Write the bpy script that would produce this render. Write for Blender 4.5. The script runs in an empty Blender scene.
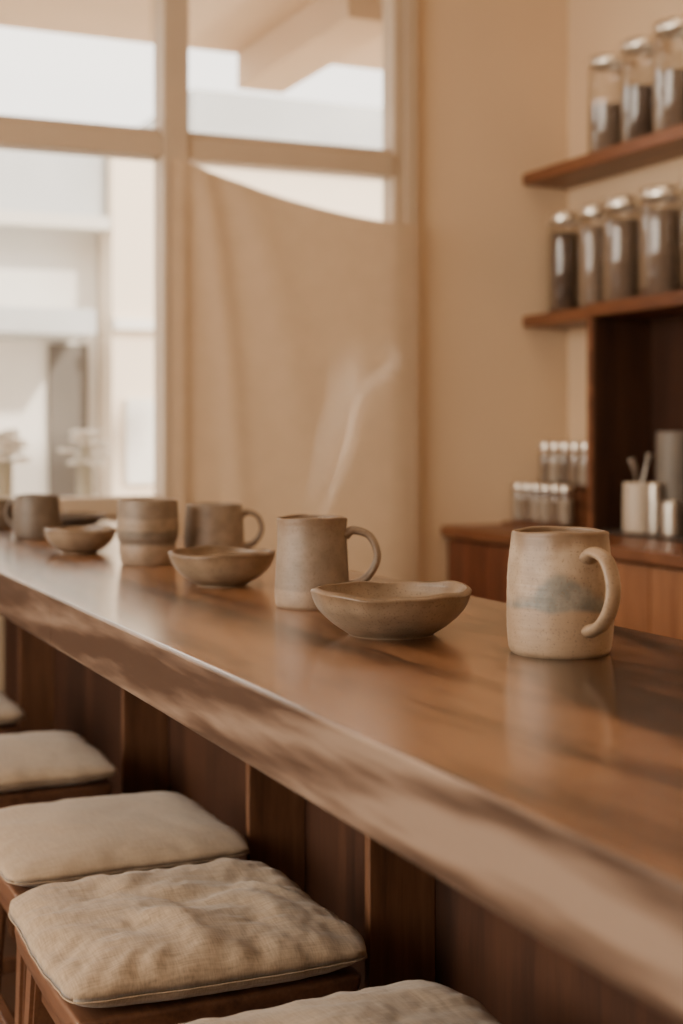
import bpy, bmesh, math, random
from mathutils import Vector, noise, Matrix
random.seed(4)
C=bpy.context.scene.collection
RIGHT=Vector((.9125,-.409,0)); TOWARD=Vector((-.409,-.9125,0))

# ---------------- materials ----------------
def newmat(name):
    m=bpy.data.materials.new(name); m.use_nodes=True
    nt=m.node_tree; b=nt.nodes['Principled BSDF']
    return m,nt,b
def N(nt,t,**k):
    n=nt.nodes.new(t)
    for a,v in k.items(): setattr(n,a,v)
    return n
def ramp(nt,stops):
    r=N(nt,'ShaderNodeValToRGB'); e=r.color_ramp.elements
    while len(e)<len(stops): e.new(.5)
    for i,(p,c) in enumerate(stops):
        e[i].position=p; e[i].color=(*c,1)
    return r
def coords(nt,scale=(1,1,1)):
    tc=N(nt,'ShaderNodeTexCoord'); mp=N(nt,'ShaderNodeMapping')
    mp.inputs['Scale'].default_value=scale
    nt.links.new(tc.outputs['Object'],mp.inputs['Vector']); return mp
def bump(nt,b,src,strength,dist=.002):
    bp=N(nt,'ShaderNodeBump'); bp.inputs['Strength'].default_value=strength; bp.inputs['Distance'].default_value=dist
    nt.links.new(src,bp.inputs['Height']); nt.links.new(bp.outputs['Normal'],b.inputs['Normal'])
def wood(name,dark,mid,light,axis='Y',freq=14,rough=.45,spec=.5,coat=0,lo=.36,hi=.66,bands=0,st=.09,band_amp=.055,fine=.28,dist=1.4):
    m,nt,b=newmat(name)
    s={'X':(st,1,1),'Y':(1,st,1),'Z':(1,1,st)}[axis]
    mp=coords(nt,tuple(freq*q for q in s))
    n1=N(nt,'ShaderNodeTexNoise'); n1.inputs['Scale'].default_value=.55; n1.inputs['Detail'].default_value=5; n1.inputs['Distortion'].default_value=dist
    nt.links.new(mp.outputs[0],n1.inputs['Vector'])
    mp2=coords(nt,tuple(freq*6*q for q in s))
    n2=N(nt,'ShaderNodeTexNoise'); n2.inputs['Scale'].default_value=2; n2.inputs['Detail'].default_value=4
    nt.links.new(mp2.outputs[0],n2.inputs['Vector'])
    mx=N(nt,'ShaderNodeMath',operation='MULTIPLY_ADD'); mx.inputs[1].default_value=fine
    nt.links.new(n2.outputs['Fac'],mx.inputs[0])
    m2=N(nt,'ShaderNodeMath',operation='MULTIPLY'); m2.inputs[1].default_value=1.03-fine
    nt.links.new(n1.outputs['Fac'],m2.inputs[0]); nt.links.new(m2.outputs[0],mx.inputs[2])
    src=mx.outputs[0]
    if bands:
        nb=N(nt,'ShaderNodeTexNoise'); nb.inputs['Scale'].default_value=.30; nb.inputs['Detail'].default_value=1.5; nb.inputs['Distortion'].default_value=.6
        nt.links.new(mp.outputs[0],nb.inputs['Vector'])
        a=N(nt,'ShaderNodeMath',operation='MULTIPLY'); a.inputs[1].default_value=bands; nt.links.new(nb.outputs['Fac'],a.inputs[0])
        sn=N(nt,'ShaderNodeMath',operation='SINE'); nt.links.new(a.outputs[0],sn.inputs[0])
        ad=N(nt,'ShaderNodeMath',operation='MULTIPLY_ADD'); ad.inputs[1].default_value=band_amp; nt.links.new(sn.outputs[0],ad.inputs[0]); nt.links.new(src,ad.inputs[2]); src=ad.outputs[0]
    r=ramp(nt,[(lo,dark),((lo+hi)/2,mid),(hi,light)])
    nt.links.new(src,r.inputs[0]); nt.links.new(r.outputs[0],b.inputs['Base Color'])
    b.inputs['Roughness'].default_value=rough; b.inputs['Specular IOR Level'].default_value=spec
    b.inputs['Coat Weight'].default_value=coat; b.inputs['Coat Roughness'].default_value=.16
    bump(nt,b,n2.outputs['Fac'],.12,.001)
    return m
def paint(name,col,var=.04,rough=.8,scale=3):
    m,nt,b=newmat(name); mp=coords(nt)
    n=N(nt,'ShaderNodeTexNoise'); n.inputs['Scale'].default_value=scale; n.inputs['Detail'].default_value=4
    nt.links.new(mp.outputs[0],n.inputs['Vector'])
    r=ramp(nt,[(.3,tuple(c*(1-var) for c in col)),(.7,tuple(min(1,c*(1+var)) for c in col))])
    nt.links.new(n.outputs['Fac'],r.inputs[0]); nt.links.new(r.outputs[0],b.inputs['Base Color'])
    b.inputs['Roughness'].default_value=rough
    return m
def fabric(name,col,scale=560,con=1.0):
    m,nt,b=newmat(name)
    outs=[]
    for s in ((scale,scale*.05,scale*.3),(scale*.05,scale,scale*.3)):
        mp=coords(nt,s); n=N(nt,'ShaderNodeTexNoise'); n.inputs['Scale'].default_value=1; n.inputs['Detail'].default_value=2
        nt.links.new(mp.outputs[0],n.inputs['Vector']); outs.append(n)
    a=N(nt,'ShaderNodeMath',operation='ADD'); nt.links.new(outs[0].outputs['Fac'],a.inputs[0]); nt.links.new(outs[1].outputs['Fac'],a.inputs[1])
    h=N(nt,'ShaderNodeMath',operation='MULTIPLY'); h.inputs[1].default_value=.5; nt.links.new(a.outputs[0],h.inputs[0])
    r=ramp(nt,[(.34,tuple(c*(1-.26*con) for c in col)),(.5,col),(.66,tuple(min(1,c*(1+.2*con)) for c in col))])
    nt.links.new(h.outputs[0],r.inputs[0]); nt.links.new(r.outputs[0],b.inputs['Base Color'])
    b.inputs['Roughness'].default_value=.95; b.inputs['Specular IOR Level'].default_value=.1
    b.inputs['Sheen Weight'].default_value=.25
    bump(nt,b,h.outputs[0],.45*con,.001)
    return m
def ceramic(name,stops,h,wob=.25,rough=.5,speck=.6,scale=26):
    m,nt,b=newmat(name); mp=coords(nt)
    sep=N(nt,'ShaderNodeSeparateXYZ'); nt.links.new(mp.outputs[0],sep.inputs[0])
    n=N(nt,'ShaderNodeTexNoise'); n.inputs['Scale'].default_value=scale; n.inputs['Detail'].default_value=4; nt.links.new(mp.outputs[0],n.inputs['Vector'])
    z=N(nt,'ShaderNodeMath',operation='MULTIPLY'); z.inputs[1].default_value=1/h; nt.links.new(sep.outputs['Z'],z.inputs[0])
    w=N(nt,'ShaderNodeMath',operation='MULTIPLY_ADD'); w.inputs[1].default_value=wob; nt.links.new(n.outputs['Fac'],w.inputs[0]); nt.links.new(z.outputs[0],w.inputs[2])
    s=N(nt,'ShaderNodeMath',operation='SUBTRACT'); s.inputs[1].default_value=wob*.5; nt.links.new(w.outputs[0],s.inputs[0])
    r=ramp(nt,stops); nt.links.new(s.outputs[0],r.inputs[0])
    v=N(nt,'ShaderNodeTexNoise'); v.inputs['Scale'].default_value=420; v.inputs['Detail'].default_value=1; nt.links.new(mp.outputs[0],v.inputs['Vector'])
    sr=ramp(nt,[(.30,(.45,.38,.3)),(.40,(1,1,1))]); nt.links.new(v.outputs['Fac'],sr.inputs[0])
    mx=N(nt,'ShaderNodeMixRGB',blend_type='MULTIPLY'); mx.inputs[0].default_value=speck
    nt.links.new(r.outputs[0],mx.inputs[1]); nt.links.new(sr.outputs[0],mx.inputs[2])
    v2=N(nt,'ShaderNodeTexNoise'); v2.inputs['Scale'].default_value=38; v2.inputs['Detail'].default_value=5; nt.links.new(mp.outputs[0],v2.inputs['Vector'])
    r2=ramp(nt,[(.35,(.78,.76,.73)),(.62,(1.1,1.1,1.1))]); nt.links.new(v2.outputs['Fac'],r2.inputs[0])
    mx2=N(nt,'ShaderNodeMixRGB',blend_type='MULTIPLY'); mx2.inputs[0].default_value=.9
    nt.links.new(mx.outputs[0],mx2.inputs[1]); nt.links.new(r2.outputs[0],mx2.inputs[2])
    nt.links.new(mx2.outputs[0],b.inputs['Base Color']); b.inputs['Roughness'].default_value=rough
    mpr=coords(nt,(8,8,260)); rn=N(nt,'ShaderNodeTexNoise'); rn.inputs['Scale'].default_value=1; nt.links.new(mpr.outputs[0],rn.inputs['Vector'])
    bump(nt,b,rn.outputs['Fac'],.35,.0012)
    return m
def mountain_glaze(name,h,R):
    """bare clay foot, soft hill-shaped blue-grey patch, cream glaze above with brown drips at the lip"""
    m,nt,b=newmat(name); L=nt.links.new; mp=coords(nt)
    sep=N(nt,'ShaderNodeSeparateXYZ'); L(mp.outputs[0],sep.inputs[0])
    def mth(op,a,bb,c=None):
        q=N(nt,'ShaderNodeMath',operation=op)
        for i,v in enumerate((a,bb,c)):
            if v is None: continue
            if isinstance(v,(int,float)): q.inputs[i].default_value=v
            else: L(v,q.inputs[i])
        return q.outputs[0]
    z=mth('MULTIPLY',sep.outputs['Z'],1/h)
    def noi(sc,det,flat=1):
        mm=coords(nt,(sc,sc,sc*flat)); q=N(nt,'ShaderNodeTexNoise'); q.inputs['Scale'].default_value=1; q.inputs['Detail'].default_value=det; L(mm.outputs[0],q.inputs['Vector']); return q.outputs['Fac']
    def step(edge,width,src):
        q=N(nt,'ShaderNodeMapRange',interpolation_type='SMOOTHSTEP'); q.inputs['From Min'].default_value=edge-width; q.inputs['From Max'].default_value=edge+width; L(src,q.inputs['Value']); return q.outputs[0]
    def mix(f,a,bb):
        q=N(nt,'ShaderNodeMixRGB'); L(f,q.inputs[0])
        for i,v in ((1,a),(2,bb)):
            if isinstance(v,tuple): q.inputs[i].default_value=(*v,1)
            else: L(v,q.inputs[i])
        return q.outputs[0]
    d0=(TOWARD*.98-RIGHT*.10).normalized()
    dot=mth('ADD',mth('MULTIPLY',sep.outputs['X'],d0.x/R),mth('MULTIPLY',sep.outputs['Y'],d0.y/R))
    hill=mth('MULTIPLY',mth('POWER',mth('MAXIMUM',dot,0.0),6.0),.27)
    sky=mth('ADD',mth('MULTIPLY',noi(42,3,.35),.20),hill)
    above=mth('SUBTRACT',z,sky)
    base=mth('MULTIPLY_ADD',noi(22,2,.4),.14,z)
    fine=noi(80,5,.7)
    clay=mix(step(.5,.2,noi(60,3)),(.30,.21,.137),(.345,.245,.163))
    blue=mix(step(.5,.22,fine),(.125,.122,.108),(.235,.212,.175))
    crm=mix(step(.5,.14,noi(30,4,.9)),(.42,.32,.225),(.29,.205,.135))
    c=mix(step(.325,.060,above),blue,crm)
    c=mix(step(.445,.030,base),clay,c)
    lip=mth('MULTIPLY_ADD',noi(45,3,.5),.30,z)
    c=mix(step(1.05,.08,lip),c,(.20,.13,.078))
    sp=step(.35,.04,noi(420,1))
    c=mix(mth('MULTIPLY_ADD',sp,.6,.4),(.17,.12,.08),c)
    L(c,b.inputs['Base Color']); b.inputs['Roughness'].default_value=.42
    mpr=coords(nt,(8,8,260)); q=N(nt,'ShaderNodeTexNoise'); q.inputs['Scale'].default_value=1; L(mpr.outputs[0],q.inputs['Vector'])
    bump(nt,b,q.outputs['Fac'],.35,.0012)
    return m
def glassm(name,tint=(.95,.95,.95),refl=.1,gain=.8):
    m=bpy.data.materials.new(name); m.use_nodes=True; nt=m.node_tree; nt.nodes.clear()
    o=N(nt,'ShaderNodeOutputMaterial'); t=N(nt,'ShaderNodeBsdfTransparent'); t.inputs[0].default_value=(*tint,1)
    g=N(nt,'ShaderNodeBsdfGlossy'); g.inputs['Roughness'].default_value=.08
    lw=N(nt,'ShaderNodeLayerWeight'); lw.inputs[0].default_value=refl
    mx=N(nt,'ShaderNodeMixShader')
    mm=N(nt,'ShaderNodeMath',operation='MULTIPLY_ADD'); mm.inputs[1].default_value=gain; mm.inputs[2].default_value=.04
    nt.links.new(lw.outputs['Facing'],mm.inputs[0]); nt.links.new(mm.outputs[0],mx.inputs[0])
    nt.links.new(t.outputs[0],mx.inputs[1]); nt.links.new(g.outputs[0],mx.inputs[2]); nt.links.new(mx.outputs[0],o.inputs[0]); return m
def metal(name,col,rough=.35):
    m=paint(name,col,.06,rough,40); m.node_tree.nodes['Principled BSDF'].inputs['Metallic'].default_value=.9; return m
def planks(name,dark,light,w=.12):
    m,nt,b=newmat(name); mp=coords(nt)
    mp.inputs['Rotation'].default_value=(0,0,math.pi/2)
    br=N(nt,'ShaderNodeTexBrick'); br.inputs['Scale'].default_value=1; br.inputs['Brick Width'].default_value=1.4; br.inputs['Row Height'].default_value=w
    br.inputs['Mortar Size'].default_value=.003; br.inputs['Color1'].default_value=(*dark,1); br.inputs['Color2'].default_value=(*light,1); br.inputs['Mortar'].default_value=(.01,.007,.005,1)
    nt.links.new(mp.outputs[0],br.inputs['Vector']); nt.links.new(br.outputs['Color'],b.inputs['Base Color']); b.inputs['Roughness'].default_value=.45
    return m

W_TOP=wood('walnut_top',(.024,.010,.005),(.125,.052,.023),(.250,.122,.061),'Y',9.5,.23,.5,.5,.39,.60,52,.11,.07,.40,2.2)
W_EDGE_LIT=wood('walnut_edge_lit',(.070,.040,.026),(.160,.102,.070),(.265,.185,.133),'Y',9,.32,.5,.35,.40,.60,70,.09,.09,.32,2.2)  # west light on the counter's front face, put into a paler colour
W_DARK=wood('walnut_dark',(.020,.008,.004),(.046,.018,.009),(.072,.029,.014),'Z',8,.5,.35)
W_FIN=wood('walnut_fin',(.055,.023,.011),(.11,.047,.022),(.165,.075,.037),'Z',16,.42,.45)
W_STOOL=wood('stool_wood',(.05,.021,.011),(.11,.048,.025),(.17,.078,.041),'Y',20,.42)
W_SHELF=wood('shelf_wood',(.08,.027,.012),(.165,.060,.025),(.24,.095,.042),'Y',14,.4)
W_CAB=wood('cabinet_wood',(.22,.085,.036),(.34,.147,.066),(.43,.20,.095),'Z',12,.5)
W_CABR=wood('cabinet_redwood',(.09,.027,.012),(.175,.055,.024),(.24,.08,.036),'Z',12,.5)
WALL=paint('wall_plaster',(.70,.52,.34),.03,.9,2)
CEIL=paint('ceiling_plaster',(.74,.60,.45),.02,.9,2)
FRAME=paint('frame_paint',(.49,.375,.265),.04,.55,6)
FLOOR=planks('floor_boards',(.05,.025,.014),(.10,.05,.028))
LINEN=fabric('linen_cushion',(.385,.29,.20),560,1.05)
LINENS=fabric('linen_cushion_smooth',(.41,.31,.215),620,.6)
PIPE=fabric('linen_seam',(.37,.28,.19))
LID=metal('jar_lid_metal',(.82,.75,.65),.3)
STEEL=metal('steel',(.66,.6,.52),.3)
GLASS=glassm('jar_glass',(.96,.95,.93),.42,.95)
PANE=glassm('window_glass',(.97,.97,.97),.12,.8)
BEANS=paint('beans',(.085,.05,.031),.5,.7,90)
GRAIN=paint('brown_grain',(.18,.125,.09),.35,.85,120)
SPICE=paint('spice',(.25,.18,.13),.35,.85,80)
SALT=paint('pale_spice',(.42,.35,.28),.2,.7,80)
WHITEC=paint('white_ceramic',(.56,.47,.37),.05,.4,8)
DARKC=paint('dark_ceramic',(.06,.048,.04),.1,.5,8)
GREYC=paint('grey_ceramic',(.17,.145,.12),.1,.5,8)

# ---------------- geometry helpers ----------------
def obj(name,me,mat=None,loc=(0,0,0),parent=None,rotz=0,smooth=True):
    o=bpy.data.objects.new(name,me); C.objects.link(o)
    if mat is not None: me.materials.append(mat)
    o.location=loc; o.rotation_euler=(0,0,rotz)
    if parent: o.parent=parent
    if smooth:
        for p in me.polygons: p.use_smooth=True
    return o
def fin(bm,name):
    bmesh.ops.recalc_face_normals(bm,faces=bm.faces)
    me=bpy.data.meshes.new(name); bm.to_mesh(me); bm.free(); return me
def addbox(bm,x0,x1,y0,y1,z0,z1,bev=0,seg=2):
    r=bmesh.ops.create_cube(bm,size=1)
    for v in r['verts']:
        v.co=Vector(((x0+x1)/2+v.co.x*(x1-x0),(y0+y1)/2+v.co.y*(y1-y0),(z0+z1)/2+v.co.z*(z1-z0)))
    if bev>0:
        es=list({e for v in r['verts'] for e in v.link_edges})
        bmesh.ops.bevel(bm,geom=es,offset=bev,segments=seg,affect='EDGES',profile=.5)
def boxes(name,lst,mat,loc=(0,0,0),parent=None,bev=.003,seg=2):
    bm=bmesh.new()
    for b in lst: addbox(bm,*b,bev=bev,seg=seg)
    return obj(name,fin(bm,name),mat,loc,parent,smooth=False)
def wbox(name,x0,x1,y0,y1,z0,z1,mat,parent=None,bev=.003,seg=2):
    c=Vector(((x0+x1)/2,(y0+y1)/2,z0)); off=parent.location if parent else Vector()
    return boxes(name,[(x0-c.x,x1-c.x,y0-c.y,y1-c.y,0,z1-z0)],mat,c-Vector(off),parent,bev,seg)
def lathe(prof,segs=64,fn=None,name='body'):
    bm=bmesh.new(); rings=[]
    for i,(r,z) in enumerate(prof):
        if r<1e-6: rings.append([bm.verts.new((0,0,z))]); continue
        ring=[]
        for k in range(segs):
            a=2*math.pi*k/segs; p=Vector((r*math.cos(a),r*math.sin(a),z))
            if fn: p=fn(p,a,i)
            ring.append(bm.verts.new(p))
        rings.append(ring)
    for A,B in zip(rings,rings[1:]):
        for k in range(segs):
            k2=(k+1)%segs
            if len(A)==1 and len(B)==1: break
            if len(A)==1: bm.faces.new((A[0],B[k],B[k2]))
            elif len(B)==1: bm.faces.new((A[k],B[0],A[k2]))
            else: bm.faces.new((A[k],A[k2],B[k2],B[k]))
    return fin(bm,name)
def smoothprof(pts,n=6):
    out=[]
    P=[Vector((p[0],p[1],0)) for p in pts]
    for i in range(len(P)-1):
        p0=P[max(i-1,0)];p1=P[i];p2=P[i+1];p3=P[min(i+2,len(P)-1)]
        for k in range(n):
            t=k/n
            q=.5*((2*p1)+(-p0+p2)*t+(2*p0-5*p1+4*p2-p3)*t*t+(-p0+3*p1-3*p2+p3)*t**3)
            out.append((max(q.x,0),q.y))
    out.append((P[-1].x,P[-1].y)); return out
def crv(P,n=8):
    out=[]
    for i in range(len(P)-1):
        p0=P[max(i-1,0)];p1=P[i];p2=P[i+1];p3=P[min(i+2,len(P)-1)]
        for k in range(n):
            t=k/n
            out.append(.5*((2*p1)+(-p0+p2)*t+(2*p0-5*p1+4*p2-p3)*t*t+(-p0+3*p1-3*p2+p3)*t**3))
    out.append(P[-1].copy()); return out
def sweep(path,ra,rb,side,name,segs=14,closed=False):
    bm=bmesh.new(); rings=[]; n=len(path)
    for i,p in enumerate(path):
        if closed: t=(path[(i+1)%n]-path[i-1]).normalized()
        else: t=(path[min(i+1,n-1)]-path[max(i-1,0)]).normalized()
        s=side.normalized(); nn=t.cross(s).normalized(); s=nn.cross(t).normalized()
        A=ra(i/(n-1)) if callable(ra) else ra; B=rb(i/(n-1)) if callable(rb) else rb
        rings.append([bm.verts.new(p+s*A*math.cos(2*math.pi*k/segs)+nn*B*math.sin(2*math.pi*k/segs)) for k in range(segs)])
    for i in range(n if closed else n-1):
        A=rings[i];B=rings[(i+1)%n]
        for k in range(segs): bm.faces.new((A[k],A[(k+1)%segs],B[(k+1)%segs],B[k]))
    if not closed: bm.faces.new(rings[0]); bm.faces.new(rings[-1])
    return fin(bm,name)
def empty(name,loc,label,cat,group=None):
    e=bpy.data.objects.new(name,None); C.objects.link(e); e.location=loc; e.empty_display_size=.05
    tag(e,label,cat,group); return e
def tag(o,label,cat,group=None):
    o['label']=label; o['category']=cat
    if group: o['group']=group
    return o
def struct(o): o['kind']='structure'; return o

CT=.80   # counter top height
# ---------------- room shell ----------------
YN=4.195; XE=2.74
def wallbox(name,l,mat): 
    o=boxes(name,l,mat,bev=0); return struct(o)
wx0,wx1,wz0,wz1=-.75,2.13,.12,2.75
SILL=.775
wallbox('wall_north',[(-2.75,wx0,YN,YN+.16,0,3.0),(wx1,XE+.15,YN,YN+.16,0,3.0),(wx0,wx1,YN,YN+.16,0,wz0),(wx0,1.275,YN,YN+.16,wz0,SILL),(wx0,wx1,YN,YN+.16,wz1,3.0)],WALL)
wallbox('wall_east',[(XE,XE+.15,-2.6,YN,0,3.0)],WALL)
wallbox('wall_south',[(-2.75,XE+.15,-2.75,-2.6,0,3.0)],WALL)
wallbox('wall_west',[(-2.75,-2.6,-2.6,-.6,0,3.0),(-2.75,-2.6,3.4,YN,0,3.0),(-2.75,-2.6,-.6,3.4,0,.6),(-2.75,-2.6,-.6,3.4,2.6,3.0)],WALL)
wallbox('floor',[(-2.75,XE+.15,-2.75,YN+.16,-.1,0)],FLOOR)
wallbox('ceiling',[(-2.75,XE+.15,-2.75,YN+.16,3.0,3.12)],CEIL)
F=[]
fy0,fy1=YN-.02,YN+.07
F+=[(2.058,wx1,fy0,fy1,wz0,wz1),(wx0,wx0+.1,fy0,fy1,SILL,wz1),(wx0+.1,1.275,fy0,fy1,SILL,SILL+.06),(1.355,2.058,fy0,fy1,wz0,wz0+.1),(wx0+.1,2.058,fy0,fy1,wz1-.1,wz1)]
F+=[(1.275,1.355,fy0-.02,fy1,wz0,wz1-.1),(.15,.24,fy0-.02,fy1,SILL+.06,wz1-.1)]
for a,b_ in ((wx0+.1,.15),(.24,1.275),(1.355,2.058)): F.append((a,b_,fy0-.01,fy1,1.862,1.930)); F.append((a,b_,fy0+.02,fy1,1.930,1.952))
F+=[(2.095,2.14,fy0-.015,fy0,wz0,wz1)]
w1=struct(boxes('window_1',F,FRAME,bev=.005))
g=boxes('window_glass',[(wx0+.05,2.09,YN+.035,YN+.041,SILL+.03,wz1-.05)],PANE,parent=w1,bev=0)
F=[(-2.73,-2.60,-.6,-.5,.6,2.6),(-2.73,-2.60,3.3,3.4,.6,2.6),(-2.73,-2.60,-.5,3.3,.6,.7),(-2.73,-2.60,-.5,3.3,2.5,2.6),(-2.73,-2.60,.75,.83,.7,2.5),(-2.73,-2.60,2.0,2.08,.7,2.5)]
struct(boxes('window_2',F,FRAME,bev=.005))
struct(boxes('trim_2',[(-2.6,.77,YN-.015,YN-.0005,0,SILL-.045)],W_FIN,bev=.001))

# ---------------- bar counter ----------------
def slab():
    bm=bmesh.new()
    for y0,y1 in ((-.35,1.9655),(1.9665,YN-.045)):
        addbox(bm,.441,.9625,y0,y1,CT-.072,CT,bev=0)
    es=[e for e in bm.edges if abs(e.verts[0].co.x-.441)<1e-4 and abs(e.verts[1].co.x-.441)<1e-4 and abs(e.verts[0].co.y-e.verts[1].co.y)>.3]
    bmesh.ops.bevel(bm,geom=es,offset=.004,segments=3,affect='EDGES',profile=.5)
    me=fin(bm,'bar_countertop')
    return me
sm=slab(); ctop=obj('bar_countertop',sm,W_TOP,smooth=False); sm.materials.append(W_EDGE_LIT)
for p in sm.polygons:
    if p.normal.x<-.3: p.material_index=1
tag(ctop,'thick polished walnut bar counter slab with grained edge coloured paler as if side-lit','countertop')
base=empty('counter_base',(.80,1.9,0),'dark walnut panelled base under the bar counter','counter base')
wbox('panel',.795,.93,-.3,YN-.045,.08,CT-.072,W_DARK,base,.001)
wbox('plinth',.81,.91,-.3,YN-.045,0,.08,W_DARK,base,.001)
for y in (1.50,1.90,2.56,3.5):
    wbox('divider',.708,.795,y,y+.015,0,CT-.072,W_FIN,base,.002)

# ---------------- stools ----------------
CUSH_Z=.430
def tap_leg(bx,by,tx,ty,z1,mat,parent,name='leg',w0=.026,w1=.036):
    bm=bmesh.new(); r=bmesh.ops.create_cube(bm,size=1)
    for v in r['verts']:
        top=v.co.z>0; w=w1 if top else w0
        v.co=Vector(((tx if top else bx)+v.co.x*w,(ty if top else by)+v.co.y*w,z1 if top else 0))
    bmesh.ops.bevel(bm,geom=list(bm.edges),offset=.005,segments=2,affect='EDGES')
    return obj(name,fin(bm,name),mat,(0,0,0),parent,smooth=False)
def stool_parts(parent):
    dz=CUSH_Z-.418
    bm=bmesh.new(); n=14; a=.163
    top={};bot={}
    for i in range(n+1):
        for j in range(n+1):
            u=-1+2*i/n; v=-1+2*j/n
            x=a*u*(1-.02*v*v); y=a*v*(1-.02*u*u)
            top[i,j]=bm.verts.new((x,y,.417+dz-.004*(1-u*u)*(1-v*v)))
            bot[i,j]=bm.verts.new((x*.97,y*.97,.385+dz))
    for i in range(n):
        for j in range(n):
            bm.faces.new((top[i,j],top[i+1,j],top[i+1,j+1],top[i,j+1])); bm.faces.new((bot[i,j],bot[i,j+1],bot[i+1,j+1],bot[i+1,j]))
    for i in range(n):
        for (p,q) in (((i,0),(i+1,0)),((i,n),(i+1,n)),((0,i),(0,i+1)),((n,i),(n,i+1))):
            bm.faces.new((top[p],top[q],bot[q],bot[p]))
    seat=obj('seat',fin(bm,'seat'),W_STOOL,(0,0,0),parent)
    md=seat.modifiers.new('b','BEVEL'); md.width=.006; md.segments=3; md.limit_method='ANGLE'
    zt=.384+dz
    for sx in (-1,1):
        for sy in (-1,1): tap_leg(sx*.15,sy*.15,sx*.128,sy*.128,zt,W_STOOL,parent)
    for sy in (-1,1): boxes('apron',[(-.115,.115,sy*.126-.009,sy*.126+.009,zt-.049,zt-.001)],W_STOOL,parent=parent,bev=.002)
    for sx in (-1,1): boxes('apron',[(sx*.126-.009,sx*.126+.009,-.115,.115,zt-.049,zt-.001)],W_STOOL,parent=parent,bev=.002)
    for sy in (-1,1): boxes('stretcher',[(-.135,.135,sy*.143-.009,sy*.143+.009,.13,.155)],W_STOOL,parent=parent,bev=.003)
    for sx in (-1,1): boxes('stretcher',[(sx*.140-.009,sx*.140+.009,-.13,.13,.19,.215)],W_STOOL,parent=parent,bev=.003)
SP=[(.530,1.135),(.504,1.580),(.528,2.010),(.480,2.53),(.435,3.07)]
for i,(x,y) in enumerate(SP):
    if i==0:
        st0=empty('bar_stool',(x,y,0),'dark wooden stool with square seat under linen cushion','stool','stools along the bar counter'); stool_parts(st0); kids=list(st0.children)
    else:
        s=st0.copy(); C.objects.link(s); s.location=(x,y,0)
        for k in kids:
            c=k.copy(); c.parent=s; C.objects.link(c)

def cushion_mesh(seed,a=.175,b=.175,h=.052,tuft=.007,wr=.0035,pucker=0):
    bm=bmesh.new(); n=100; T={};B={}
    tu=[(-.42,-.36),(.36,-.48),(-.48,.42),(.48,.36),(.05,-.02)]
    def outline(u,v):
        x=u*math.sqrt(1-.15*abs(v)**6); y=v*math.sqrt(1-.15*abs(u)**6)
        x*=1-.022*(1-v*v); y*=1-.022*(1-u*u)
        x+=.030*noise.noise(Vector((v*2.2,seed,1.3)))+.010*noise.noise(Vector((v*7,seed,1.3))); y+=.030*noise.noise(Vector((u*2.2,seed,7.3)))+.010*noise.noise(Vector((u*7,seed,7.3)))
        return x*a,y*b
    for i in range(n+1):
        for j in range(n+1):
            u=math.sin((i/n-.5)*math.pi); v=math.sin((j/n-.5)*math.pi)
            x,y=outline(u,v)
            e=max(0,(1-u**6))*max(0,(1-v**6)); f=e**.46
            g=max(0,(1-u*u)*(1-v*v))**.5
            z=h*.42*f*(.66+.62*g)
            for (p,q) in tu:
                d2=((u-p)**2+(v-q)**2); z-=f*(tuft*.20*math.exp(-d2/.010)+tuft*.5*math.exp(-d2/.08))
                if pucker:
                    d=math.sqrt(d2); an=math.atan2(v-q,u-p)
                    z+=f*pucker*math.sin(5*an+seed+p*9+3*noise.noise(Vector((u*3,v*3,seed))))*math.exp(-((d-.16)/.11)**2)
            q=Vector((u*1.5,v*1.5,seed*3.1)) 
            z+=f*wr*1.2*noise.noise(q)
            z+=f*wr*.60*math.sin(9*(u*.8+v*.6)+5*noise.noise(Vector((u*1.3,v*1.3,seed+9))))*noise.noise(Vector((u*2,v*2,seed+4)))*1.6
            z+=f*wr*.16*noise.noise(Vector((u*16,v*16,seed)))
            edge=max(abs(u),abs(v)); z+=f*wr*.6*math.sin(26*math.atan2(v,u)+6*noise.noise(q))*max(0,edge-.72)*2
            zb=-h*.42*min(1,f*1.25)
            bd=(i in(0,n) or j in (0,n))
            zs=-h*.12
            T[i,j]=bm.verts.new((x,y,z if not bd else zs))
            B[i,j]=T[i,j] if bd else bm.verts.new((x,y,zb))
    for i in range(n):
        for j in range(n):
            bm.faces.new((T[i,j],T[i+1,j],T[i+1,j+1],T[i,j+1])); 
            try: bm.faces.new((B[i,j],B[i,j+1],B[i+1,j+1],B[i+1,j]))
            except ValueError: pass
    me=fin(bm,'seat_cushion')
    pth=[]
    m=40; zs=-h*.12
    us=[-1+2*k/m for k in range(m)]
    for t in us: pth.append(Vector((*outline(t,-1),zs)))
    for t in us: pth.append(Vector((*outline(1,t),zs)))
    for t in us: pth.append(Vector((*outline(-t,1),zs)))
    for t in us: pth.append(Vector((*outline(-1,-t),zs)))
    pm=sweep([Vector((p.x*1.001,p.y*1.001,p.z)) for p in pth],.0009,.0009,Vector((0,0,1)),'seam',8,True)
    return me,pm
lab=['softly creased beige linen seat cushion on wooden stool','rumpled beige linen seat cushion with soft dimples','smooth flat pale linen seat cushion on wooden stool','flat beige linen seat cushion on wooden stool','flat beige linen seat cushion on wooden stool']
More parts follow.
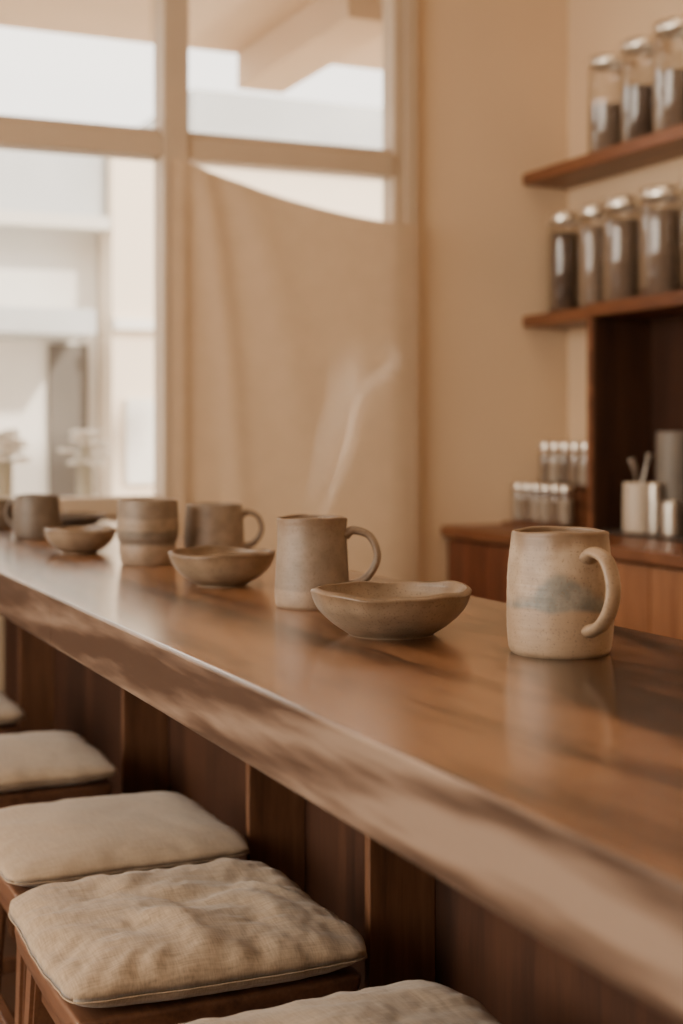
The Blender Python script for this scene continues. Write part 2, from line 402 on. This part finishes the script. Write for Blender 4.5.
for i,(x,y) in enumerate(SP):
    tf=(.008,.014,.0,.0,.0)[i]; wr=(.007,.010,.0030,.003,.003)[i]; h=(.056,.062,.046,.046,.048)[i]; pk=(.0005,.0010,0,0,0)[i]
    me,pm=cushion_mesh(i+1,tuft=tf,wr=wr,h=h,pucker=pk)
    c=obj('seat_cushion',me,LINEN if i<2 else LINENS,(x,y,CUSH_Z+h*.42+.0005),rotz=(.02,-.02,.01,0,.02)[i])
    tag(c,lab[i],'cushion','linen cushions on the bar stools')
    obj('seam',pm,PIPE,(0,0,0),c)

# ---------------- ceramics ----------------
M1=mountain_glaze('glaze_mountain',.124,.054)
M1H=ceramic('glaze_tan_handle',[(0,(.30,.21,.137)),(.5,(.32,.228,.15)),(1,(.28,.195,.127))],.12,.2,.42,.4)
M2m=ceramic('glaze_sand',[(0,(.29,.21,.148)),(.19,(.28,.202,.142)),(.22,(.205,.153,.112)),(.75,(.24,.18,.13)),(.97,(.19,.125,.078))],.113,.06,.5,.4)
M3m=ceramic('glaze_taupe',[(0,(.19,.137,.096)),(.5,(.215,.158,.113)),(1,(.225,.168,.12))],.1,.2,.5)
M4m=ceramic('glaze_banded',[(0,(.24,.168,.114)),(.30,(.255,.182,.124)),(.34,(.135,.102,.076)),(.52,(.145,.114,.086)),(.56,(.235,.172,.118)),(.72,(.25,.187,.13)),(.76,(.175,.128,.09)),(1,(.20,.148,.105))],.1075,.08,.5)
M5m=ceramic('glaze_dark',[(0,(.105,.077,.056)),(1,(.13,.097,.071))],.09,.1,.5)
BW=ceramic('bowl_glaze',[(0,(.21,.145,.094)),(.3,(.25,.183,.127)),(.75,(.24,.173,.115)),(1,(.17,.108,.062))],.05,.5,.38,.6)
BW2=ceramic('bowl_glaze_ochre',[(0,(.21,.15,.098)),(.4,(.25,.188,.128)),(.85,(.21,.14,.084)),(1.0,(.15,.093,.052))],.05,.5,.38,.6)
def mug(x,y,R,H,mat,label,hd=None,hs=1,prof=None,name='mug',group='handmade stoneware on the bar counter',hmat=None,hw=1):
    e=empty(name,(x,y,CT),label,'mug' if hd else 'cup',group)
    pr=prof or [(.90,0.0),(.97,.05),(1.0,.22),(1.0,.45),(.965,.7),(.93,.9),(.925,.985)]
    out=smoothprof([(r*R,z*H) for r,z in pr],6)
    t=.0042
    inner=[(r-t,z) for r,z in reversed(out) if z>.06*H]
    rim=[(out[-1][0]-t*.2,H*.997),(out[-1][0]-t*.5,H),(out[-1][0]-t*.8,H*.997)]
    full=[(0,.002),(out[0][0]*.82,.002),(out[0][0]*.86,0),(out[0][0]*.96,0)]+out+rim+inner+[(0,inner[-1][1]-.001)]
    sd=x*7
    def fn(p,a,i):
        k=1+.014*noise.noise(Vector((math.cos(a)*1.2,math.sin(a)*1.2,p.z*18+sd)))+.003*math.sin(p.z*900+a)
        zz=p.z+(.0010*math.sin(2*a+sd)+.0004*math.sin(5*a))*(p.z/H)**3
        return Vector((p.x*k,p.y*k,zz))
    obj('body',lathe(full,72,fn),mat,(0,0,0),e)
    if hd is not None:
        d=hd.normalized(); up=Vector((0,0,1)); side=d.cross(up)
        P=[d*(R*.90)+up*H*.80, d*(R*1.12)+up*H*.85, d*(R+.026*hs)+up*H*.79, d*(R+.036*hs)+up*H*.60, d*(R+.031*hs)+up*H*.42, d*(R+.016*hs)+up*H*.28, d*(R*.93)+up*H*.22]
        me=sweep(crv(P,8),lambda t:hw*(.0075+.003*abs(2*t-1)**2),lambda t:.0048+.0025*abs(2*t-1)**3,side,'handle')
        obj('handle',me,hmat or mat,(0,0,0),e)
    return e
G='handmade stoneware on the bar counter'
mug(.795,1.2325,.0540,.124,M1,'handmade cream stoneware mug with blue-grey hill glaze patch',RIGHT*.43+TOWARD*.90,1.0,[(.89,0.0),(.955,.05),(.995,.22),(1.0,.42),(.975,.65),(.93,.86),(.905,.985)],hmat=M1H,hw=1.1)
mug(.718,1.6945,.0480,.115,M2m,'sand-coloured stoneware mug with steam rising from it',RIGHT*1+TOWARD*.1,1.0,[(.93,0),(.985,.04),(1.0,.2),(.97,.45),(.94,.7),(.93,.9),(.94,.985)],hw=1.2)
mug(.825,2.389,.0530,.099,M3m,'taupe stoneware mug behind a shallow bowl',RIGHT*1-TOWARD*.1,.85)
mug(.696,2.3606,.0525,.110,M4m,'banded brown stoneware tumbler without handle',None,1,[(.82,0),(.87,.05),(.92,.2),(.92,.34),(.975,.42),(1.0,.62),(.98,.85),(.965,.985)],name='cup')
mug(.656,3.053,.050,.092,M5m,'dark brown stoneware mug beside a shallow bowl',RIGHT*-.85-TOWARD*.4,.8)
mug(.640,3.44,.042,.068,M5m,'small dark stoneware cup on the counter',None,1,name='cup')
def bowl(x,y,R,H,mat,label,seed,name='bowl',foot=.46):
    out=smoothprof([(foot*R,0),(foot*R*1.06,.05*H),(.74*R,.28*H),(.92*R,.60*H),(1.0*R,.95*H)],7)
    t=.0058
    inner=[(max(r-t,0.001),z+t*.6) for r,z in reversed(out) if z>.14*H]
    full=[(0,.003),(out[0][0]*.82,.003),(out[0][0]*.9,0)]+out+[(R-t*.3,H*.995),(R-t*.7,H*.995)]+inner+[(inner[-1][0]*.5,inner[-1][1]-.002),(0,inner[-1][1]-.003)]
    def fn(p,a,i):
        w=(p.z/H)
        rr=1+w*(.03*math.sin(2*a+seed)+.014*math.sin(3*a+seed*2)+.007*math.sin(7*a+seed))+.010*noise.noise(Vector((math.cos(a)*2,math.sin(a)*2,p.z*30+seed)))
        z=p.z+w*w*H*(.03*math.sin(2*a+seed*1.7)+.022*math.sin(4*a+seed)+.014*math.sin(9*a))
        return Vector((p.x*rr,p.y*rr,max(z,0) if w>.05 else p.z))
    o=obj(name,lathe(full,96,fn,name),mat,(x,y,CT))
    tag(o,label,'plate' if name=='plate' else 'bowl',G); return o
bowl(.6965,1.420,.089,.050,BW,'shallow grey-brown stoneware bowl with wavy brown rim',1.0,foot=.52)
bowl(.698,1.985,.077,.050,BW2,'shallow ochre-rimmed stoneware bowl in front of a mug',2.4)
bowl(.6455,2.632,.068,.046,BW,'shallow grey stoneware bowl beside a banded tumbler',4.1)
bowl(.844,3.49,.078,.022,M5m,'low dark stoneware dish on the counter',3.1,name='plate',foot=.6)

# steam
def steam():
    bm=bmesh.new(); uvl=bm.loops.layers.uv.new('UVMap')
    def ribbon(pts,wid,tw):
        P=crv([Vector((a,z,0)) for a,z in pts],10); n=len(P); prev=None
        for i,p in enumerate(P):
            t=i/(n-1); w=wid(t); tg=(P[min(i+1,n-1)]-P[max(i-1,0)]).normalized(); nr=Vector((-tg.y,tg.x,0))
            row=[]
            for k in range(13):
                s=-1+k/6; q=p+nr*w*s
                wv=RIGHT*q.x+Vector((0,0,q.y))+TOWARD*(.008*math.sin(tw*t+s*1.8)+.004*s)
                row.append((bm.verts.new(wv),(k/12,t)))
            if prev:
                for k in range(12):
                    f=bm.faces.new((prev[k][0],prev[k+1][0],row[k+1][0],row[k][0]))
                    for l,u in zip(f.loops,(prev[k][1],prev[k+1][1],row[k+1][1],row[k][1])): l[uvl].uv=u
            prev=row
    ribbon([(.006,.095),(.022,.135),(.038,.175),(.050,.215),(.058,.25),(.072,.28),(.094,.300),(.104,.318),(.092,.333),(.066,.330)],lambda t:.006+.012*t,5)
    ribbon([(-.002,.095),(.010,.13),(.024,.175),(.036,.22),(.052,.255),(.060,.285),(.066,.31),(.082,.325)],lambda t:.018+.034*t,3)
    me=fin(bm,'steam_wisp')
    m=bpy.data.materials.new('steam'); m.use_nodes=True; nt=m.node_tree; nt.nodes.clear()
    o=N(nt,'ShaderNodeOutputMaterial'); t=N(nt,'ShaderNodeBsdfTransparent'); d=N(nt,'ShaderNodeBsdfTranslucent'); d.inputs[0].default_value=(.95,.88,.8,1)
    d2=N(nt,'ShaderNodeBsdfDiffuse'); d2.inputs[0].default_value=(.95,.88,.8,1); ad=N(nt,'ShaderNodeAddShader'); nt.links.new(d.outputs[0],ad.inputs[0]); nt.links.new(d2.outputs[0],ad.inputs[1])
    uv=N(nt,'ShaderNodeUVMap'); sp=N(nt,'ShaderNodeSeparateXYZ'); nt.links.new(uv.outputs[0],sp.inputs[0])
    ru=ramp(nt,[(0,(0,0,0)),(.45,(.45,.45,.45)),(.70,(.7,.7,.7)),(1,(0,0,0))]); ru.color_ramp.interpolation='B_SPLINE'; nt.links.new(sp.outputs[0],ru.inputs[0])
    rv=ramp(nt,[(0,(0,0,0)),(.14,(.8,.8,.8)),(.7,(.9,.9,.9)),(1,(0,0,0))]); nt.links.new(sp.outputs[1],rv.inputs[0])
    nz=N(nt,'ShaderNodeTexNoise'); nz.inputs['Scale'].default_value=22; nz.inputs['Detail'].default_value=3; nt.links.new(coords(nt,(1,1,.5)).outputs[0],nz.inputs['Vector'])
    nr=ramp(nt,[(.33,(.35,.35,.35)),(.62,(1,1,1))]); nt.links.new(nz.outputs['Fac'],nr.inputs[0])
    a=N(nt,'ShaderNodeMath',operation='MULTIPLY'); nt.links.new(ru.outputs[0],a.inputs[0]); nt.links.new(rv.outputs[0],a.inputs[1])
    b=N(nt,'ShaderNodeMath',operation='MULTIPLY'); nt.links.new(a.outputs[0],b.inputs[0]); nt.links.new(nr.outputs[0],b.inputs[1])
    c=N(nt,'ShaderNodeMath',operation='MULTIPLY'); c.inputs[1].default_value=.34; nt.links.new(b.outputs[0],c.inputs[0])
    mx=N(nt,'ShaderNodeMixShader'); nt.links.new(c.outputs[0],mx.inputs[0]); nt.links.new(t.outputs[0],mx.inputs[1]); nt.links.new(ad.outputs[0],mx.inputs[2]); nt.links.new(mx.outputs[0],o.inputs[0])
    s=obj('steam_wisp',me,m,(.718,1.6945,CT)); tag(s,'thin curling wisp of white steam above a mug','steam'); s['kind']='stuff'
steam()

# ---------------- curtain ----------------
def curtain():
    bm=bmesh.new(); nx,nz=140,50; V={}
    x0,x1=1.295,2.125
    for i in range(nx+1):
        t=i/nx; X=x0+(x1-x0)*t
        zt=1.70+.155*(1-t)**1.7
        for j in range(nz+1):
            s=j/nz; z=.10+(zt-.10)*s
            y=YN-.060-.010*math.exp(-((t-.04)/.03)**2)
            for (c0,sl,am,wd) in ((.10,.45,.016,.05),(.24,.9,.012,.09),(.90,-.02,.004,.04)):
                cc=c0+sl*(1-s)**.6*.5; y-=am*math.exp(-((t-cc)/wd)**2)*(.15+.85*s)
            V[i,j]=bm.verts.new((X,y,z))
    for i in range(nx):
        for j in range(nz): bm.faces.new((V[i,j],V[i+1,j],V[i+1,j+1],V[i,j+1]))
    me=fin(bm,'curtain')
    m,nt,b=newmat('curtain_linen'); b.inputs['Roughness'].default_value=.95; b.inputs['Specular IOR Level'].default_value=.1
    mp=coords(nt,(3,3,3)); nn=N(nt,'ShaderNodeTexNoise'); nt.links.new(mp.outputs[0],nn.inputs['Vector'])
    r=ramp(nt,[(.3,(.50,.365,.245)),(.7,(.54,.395,.265))]); nt.links.new(nn.outputs['Fac'],r.inputs[0]); nt.links.new(r.outputs[0],b.inputs['Base Color'])
    tr=N(nt,'ShaderNodeBsdfTranslucent'); tr.inputs[0].default_value=(.75,.56,.38,1)
    mx=N(nt,'ShaderNodeMixShader'); mx.inputs[0].default_value=.12
    out=nt.nodes['Material Output']; nt.links.new(b.outputs[0],mx.inputs[1]); nt.links.new(tr.outputs[0],mx.inputs[2]); nt.links.new(mx.outputs[0],out.inputs[0])
    o=obj('curtain',me,m); tag(o,'beige linen curtain panel draped with a sagging top edge','curtain')
curtain()

# ---------------- back counter, cabinets ----------------
BZ=.72; BX=2.24
bt=wbox('back_countertop',BX,XE-.002,2.2,YN-.002,BZ-.035,BZ,W_SHELF,None,.004); tag(bt,'reddish wooden worktop along the shelf wall','countertop')
ys=[YN-.004,3.94,3.66,3.37,3.08,2.79,2.50,2.21]
for i in range(len(ys)-1):
    y1,y0=ys[i],ys[i+1]
    mat=W_CABR if i in(0,1) else W_CAB
    e=empty('base_cabinet',((BX+XE)/2,(y0+y1)/2,0),('reddish' if i<2 else 'light brown')+' wooden base cabinet with flat slab door','cabinet','base cabinets under the back worktop')
    wbox('body',BX+.045,XE-.004,y0+.001,y1-.001,0,BZ-.036,W_DARK,e,.001)
    wbox('door',BX+.022,BX+.044,y0+.004,y1-.004,.09,BZ-.045,mat,e,.003)
# ---------------- shelves ----------------
SX=2.554
for z,l in ((1.889,'upper reddish wooden wall shelf holding glass jars'),(1.405,'lower reddish wooden wall shelf holding tall glass jars')):
    s=wbox('wall_shelf',SX,XE-.001,2.3,YN-.002,z-.02,z+.02,W_SHELF,None,.003); tag(s,l,'shelf')
op=empty('open_cabinet',(2.62,3.3,BZ),'dark wooden open cabinet niche standing on the worktop','cabinet')
wbox('side_panel',2.50,XE-.003,3.70,3.725,BZ+.001,1.384,W_SHELF,op,.002)
wbox('side_panel',2.50,XE-.003,2.45,2.485,BZ+.001,1.384,W_SHELF,op,.002)
wbox('back_panel',XE-.022,XE-.003,2.486,3.699,BZ+.001,1.384,W_DARK,op,.001)
wbox('top_panel',2.50,2.553,2.45,3.725,1.3845,1.425,W_SHELF,op,.002)
wbox('lining',2.506,XE-.024,3.690,3.6995,BZ+.002,1.383,W_DARK,op,.0)

# ---------------- jars ----------------
def jar_meshes(R,H,fill,lidh=.905):
    k=lidh-.905
    body=[(0,.0),(R*.9,0),(R,.008),(R,H*(.82+k)),(R*.97,H*(.87+k)),(R*.86,H*(.90+k)),(R*.86,H*(.93+k))]
    g=lathe(body,40,name='glass')
    c=lathe([(0,.005),(R*.86,.005),(R*.93,.012),(R*.93,H*fill-.006),(R*.88,H*fill),(R*.4,H*fill+.004),(0,H*fill+.002)],40,name='contents')
    l=lathe([(R*.88,H*lidh),(R*.96,H*lidh),(R*.98,H*lidh+.003),(R*.98,H*.985),(R*.93,H),(0,H)],40,name='lid')
    return g,c,l
def jar(x,y,z,R,H,fill,mat,label,group,name='glass_jar',lidh=.905):
    e=empty(name,(x,y,z),label,'jar',group); g,c,l=jar_meshes(R,H,fill,lidh)
    obj('glass',g,GLASS,(0,0,0),e); obj('contents',c,mat,(0,0,0),e); obj('lid',l,LID,(0,0,0),e)
g1='tall glass jars on the lower shelf'
for (y,R,f,mt,l) in ((4.08,.058,.80,BEANS,'tall glass jar of dark beans with metal lid'),(3.908,.050,.80,SPICE,'slim tall glass jar of brown spice with metal lid'),(3.748,.064,.79,GRAIN,'tall glass jar of brown grain with metal lid'),(3.545,.070,.80,GRAIN,'wide tall glass jar of brown grain with metal lid'),(3.36,.06,.8,BEANS,'tall glass jar of dark beans with metal lid')):
    jar(2.652,y,1.4255,R,.338,f,mt,l,g1)
g2='glass storage jars on the upper shelf'
for (y,R,H,f,mt,l) in ((3.826,.066,.318,.50,GRAIN,'glass jar half filled with brown grain'),(3.652,.064,.328,.55,BEANS,'glass jar half filled with dark beans'),(3.478,.070,.338,.55,GRAIN,'glass jar with ground coffee and metal lid'),(3.29,.06,.335,.55,BEANS,'glass jar half filled with dark beans')):
    jar(2.652,y,1.9095,R,H,f,mt,l,g2)
# spice rack
rk=empty('spice_rack',(2.57,3.97,BZ),'small two-tier wooden spice rack on the worktop','rack')
wbox('tier',2.46,2.66,3.83,4.17,BZ+.001,BZ+.010,W_SHELF,rk,.002)
wbox('riser',2.56,2.66,3.84,4.16,BZ+.0105,BZ+.130,W_SHELF,rk,.002)
g3='spice jars in the rack'
for k in range(6):
    y=4.14-k*.056
    jar(2.512,y,BZ+.0105,.0245,.128,.66,(SALT,SPICE,SALT)[k%3],'small spice jar with metal lid on the rack',g3,'spice_jar',.84)
for k in range(5):
    y=4.13-k*.060
    jar(2.61,y,BZ+.1305,.025,.145,.66,(SPICE,SALT,GRAIN)[k%3],'small spice jar with metal lid on the rack',g3,'spice_jar',.84)
# things in niche
tr=wbox('tray',2.50,2.69,3.02,3.66,BZ+.001,BZ+.010,DARKC,None,.003); tag(tr,'dark flat tray inside the cabinet niche','tray')
def vessel(name,x,y,R,H,mat,label,cat,prof=None):
    pr=prof or [(.9,0),(1,.06),(1,.5),(.98,.99)]
    out=smoothprof([(r*R,z*H) for r,z in pr],5)
    full=[(0,0)]+out+[(out[-1][0]-.002,H)]+[(r-.004,z) for r,z in reversed(out) if z>.08*H]+[(0,.08*H)]
    o=obj(name,lathe(full,40,name=name),mat,(x,y,BZ+.0105)); tag(o,label,cat); return o
vessel('utensil_cup',2.55,3.525,.046,.148,WHITEC,'white ceramic cup holding small utensils','cup')
for k,(dx,dy,h) in enumerate(((0,.012,.19),(.012,-.012,.225),(-.012,0,.21))):
    P=crv([Vector((0,0,.02)),Vector((dx*.6,dy*.6,h*.6)),Vector((dx*2,dy*2,h))],6)
    me=sweep(P,lambda t:.003+.009*max(0,(t-.75)/.25),lambda t:.003,Vector((1,0,0)),'spoon',8)
    s=obj('spoon',me,STEEL if k else WHITEC,(2.55,3.525,BZ+.02)); tag(s,'small serving spoon standing in white cup','spoon','spoons in the utensil cup')
vessel('canister',2.615,3.44,.052,.30,GREYC,'tall dark grey canister inside the niche','canister',[(.95,0),(1,.04),(1,.9),(.97,.99)])
vessel('metal_tin',2.535,3.425,.022,.15,STEEL,'slim brushed metal tin in the niche','tin')
vessel('metal_tin',2.530,3.34,.030,.10,STEEL,'short brushed metal tin in the niche','tin')
vessel('stoneware_pot',2.56,3.17,.05,.20,DARKC,'dark stoneware pot in the niche','pot',[(.7,0),(1,.3),(.95,.7),(.6,.99)])

# ---------------- exterior ----------------
CREAM=paint('exterior_render',(.86,.73,.58),.04,.9,1)
SLATE=paint('exterior_slate',(.54,.55,.55),.10,.9,2)  # slate and white walls lightened; outdoor haze is put into the colour
SOFF=paint('soffit_paint',(.62,.45,.30),.05,.9,2)
DK=paint('exterior_dark',(.14,.125,.11),.1,.8,2)
PALE=paint('exterior_white',(.84,.81,.76),.05,.8,2)
MIDG=paint('exterior_greige',(.70,.66,.59),.05,.8,2)
PAVE=paint('pavement',(.6,.53,.45),.08,.9,3)
gr=struct(boxes('ground',[(-8,12,YN+.17,16,-.12,-.02)],PAVE,bev=0))
ev=struct(boxes('eave',[(-1.5,3.2,YN+.17,5.45,2.56,2.68),(1.98,2.18,YN+.17,5.45,2.42,2.56),(.15,.3,YN+.17,5.45,2.45,2.56)],SOFF,bev=.004))  # roof eave with soffit and beams outside the window
b1=empty('building',(1.6,8.5,-.02),'pale rendered building with slate roof across the street','building')
wbox('facade',-3,2.06,8,9,-.02,2.2,PALE,b1,0)
wbox('roof',-3.2,2.06,7.8,9,2.2,2.75,SLATE,b1,0)
wbox('cornice',-3.2,2.06,7.7,7.799,2.15,2.22,MIDG,b1,0)
wbox('doorway',1.78,2.00,7.96,7.999,-.02,1.53,DK,b1,0)
wbox('awning',-1,1.9,7.4,7.999,1.55,1.68,SLATE,b1,0)
b2=empty('building',(4.2,8.2,-.02),'cream rendered house with white window across the street','building')
wbox('facade',2.07,6,7.7,8.9,-.02,2.6,CREAM,b2,0)
wbox('window',2.14,2.34,7.66,7.699,.75,1.22,PALE,b2,0)
wbox('string_course',2.07,6,7.64,7.699,1.60,1.66,PALE,b2,0)
wbox('roof',2.5,6,7.6,9.3,2.601,2.95,SLATE,b2,0)
def flowers(x,y,label):
    e=empty('potted_flowers',(x,y,-.02),label,'flowers','flower pots outside the window')
    obj('pot',lathe([(0,0),(.10,0),(.15,.5),(.16,.52),(.14,.52),(.13,.45),(0,.45)],32,name='pot'),PALE,(0,0,0),e)
    rs=random.Random(int(x*100)); bm=bmesh.new(); bs=bmesh.new()
    for k in range(28):
        a=rs.uniform(0,6.28); el=rs.uniform(-.4,1.5); rr=rs.uniform(.05,.09); q=Vector((rr*math.cos(a)*math.cos(el),rr*math.sin(a)*math.cos(el),.95+rr*1.3*math.sin(el)))
        bmesh.ops.create_cone(bs,segments=5,radius1=.004,radius2=.003,depth=q.z-.4,matrix=Matrix.Translation((q.x*.4,q.y*.4,(q.z+.4)/2-.02)),cap_ends=True)
        for j in range(6):
            aa=j*1.047; bmesh.ops.create_uvsphere(bm,u_segments=8,v_segments=6,radius=.016,matrix=Matrix.Translation(q+Vector((.016*math.cos(aa),.016*math.sin(aa),0)))@Matrix.Diagonal((1,1,.5,1)))
    obj('blooms',fin(bm,'blooms'),MIDG,(0,0,0),e)['kind']='stuff'; obj('stems',fin(bs,'stems'),paint('stem_green',(.5,.46,.36)),(0,0,0),e)['kind']='stuff'
flowers(1.02,5.3,'pale flowers in a tall pale pot'); flowers(1.42,5.7,'pale flowers in a pale pot near the pane')

# ---------------- lights ----------------
def area(name,loc,rot,sx,sy,e,col,portal=False):
    l=bpy.data.lights.new(name,'AREA'); l.shape='RECTANGLE'; l.size=sx; l.size_y=sy; l.energy=e; l.color=col
    o=bpy.data.objects.new(name,l); C.objects.link(o); o.location=loc; o.rotation_euler=rot
    if portal: l.cycles.is_portal=True
    return o
area('window_portal',((wx0+wx1)/2,YN+.15,(wz0+wz1)/2),(math.radians(-90),0,0),wx1-wx0,wz1-wz0,1,(1,1,1),True)
area('west_window_light',(-2.55,1.4,1.6),(0,math.radians(-90),0),1.9,3.8,120,(1,.86,.69))
area('ceiling_fill',(1.5,1.8,2.95),(0,0,0),1.4,2.0,19,(1,.75,.50))  # added warm overhead fill, no fixture behind it
area('south_fill',(0,-2.5,1.5),(math.radians(90),0,0),3,1.8,8,(1,.76,.52))  # added fill for the dividers' near faces, not a lamp in the room
sun=bpy.data.lights.new('sun','SUN'); sun.energy=7.0; sun.color=(1,.89,.74); sun.angle=.06
so=bpy.data.objects.new('sun',sun); C.objects.link(so); so.rotation_euler=Vector((-.35,.8,-.55)).to_track_quat('-Z','Y').to_euler()
w=bpy.data.worlds.new('w'); bpy.context.scene.world=w; w.use_nodes=True
bg=w.node_tree.nodes['Background']; bg.inputs[0].default_value=(1,.935,.845,1); bg.inputs[1].default_value=4.2

# ---------------- camera ----------------
cam=bpy.data.cameras.new('camera'); co=bpy.data.objects.new('camera',cam); C.objects.link(co)
co.location=(0,0,1.02); co.rotation_euler=(math.radians(90),0,-math.atan2(.409,.9125))
cam.sensor_width=36; cam.sensor_fit='AUTO'; cam.lens=1430/1024*36
cam.shift_y=-77/1024; cam.clip_start=.02
cam.dof.use_dof=True; cam.dof.focus_distance=1.54; cam.dof.aperture_fstop=3.7
bpy.context.scene.camera=co
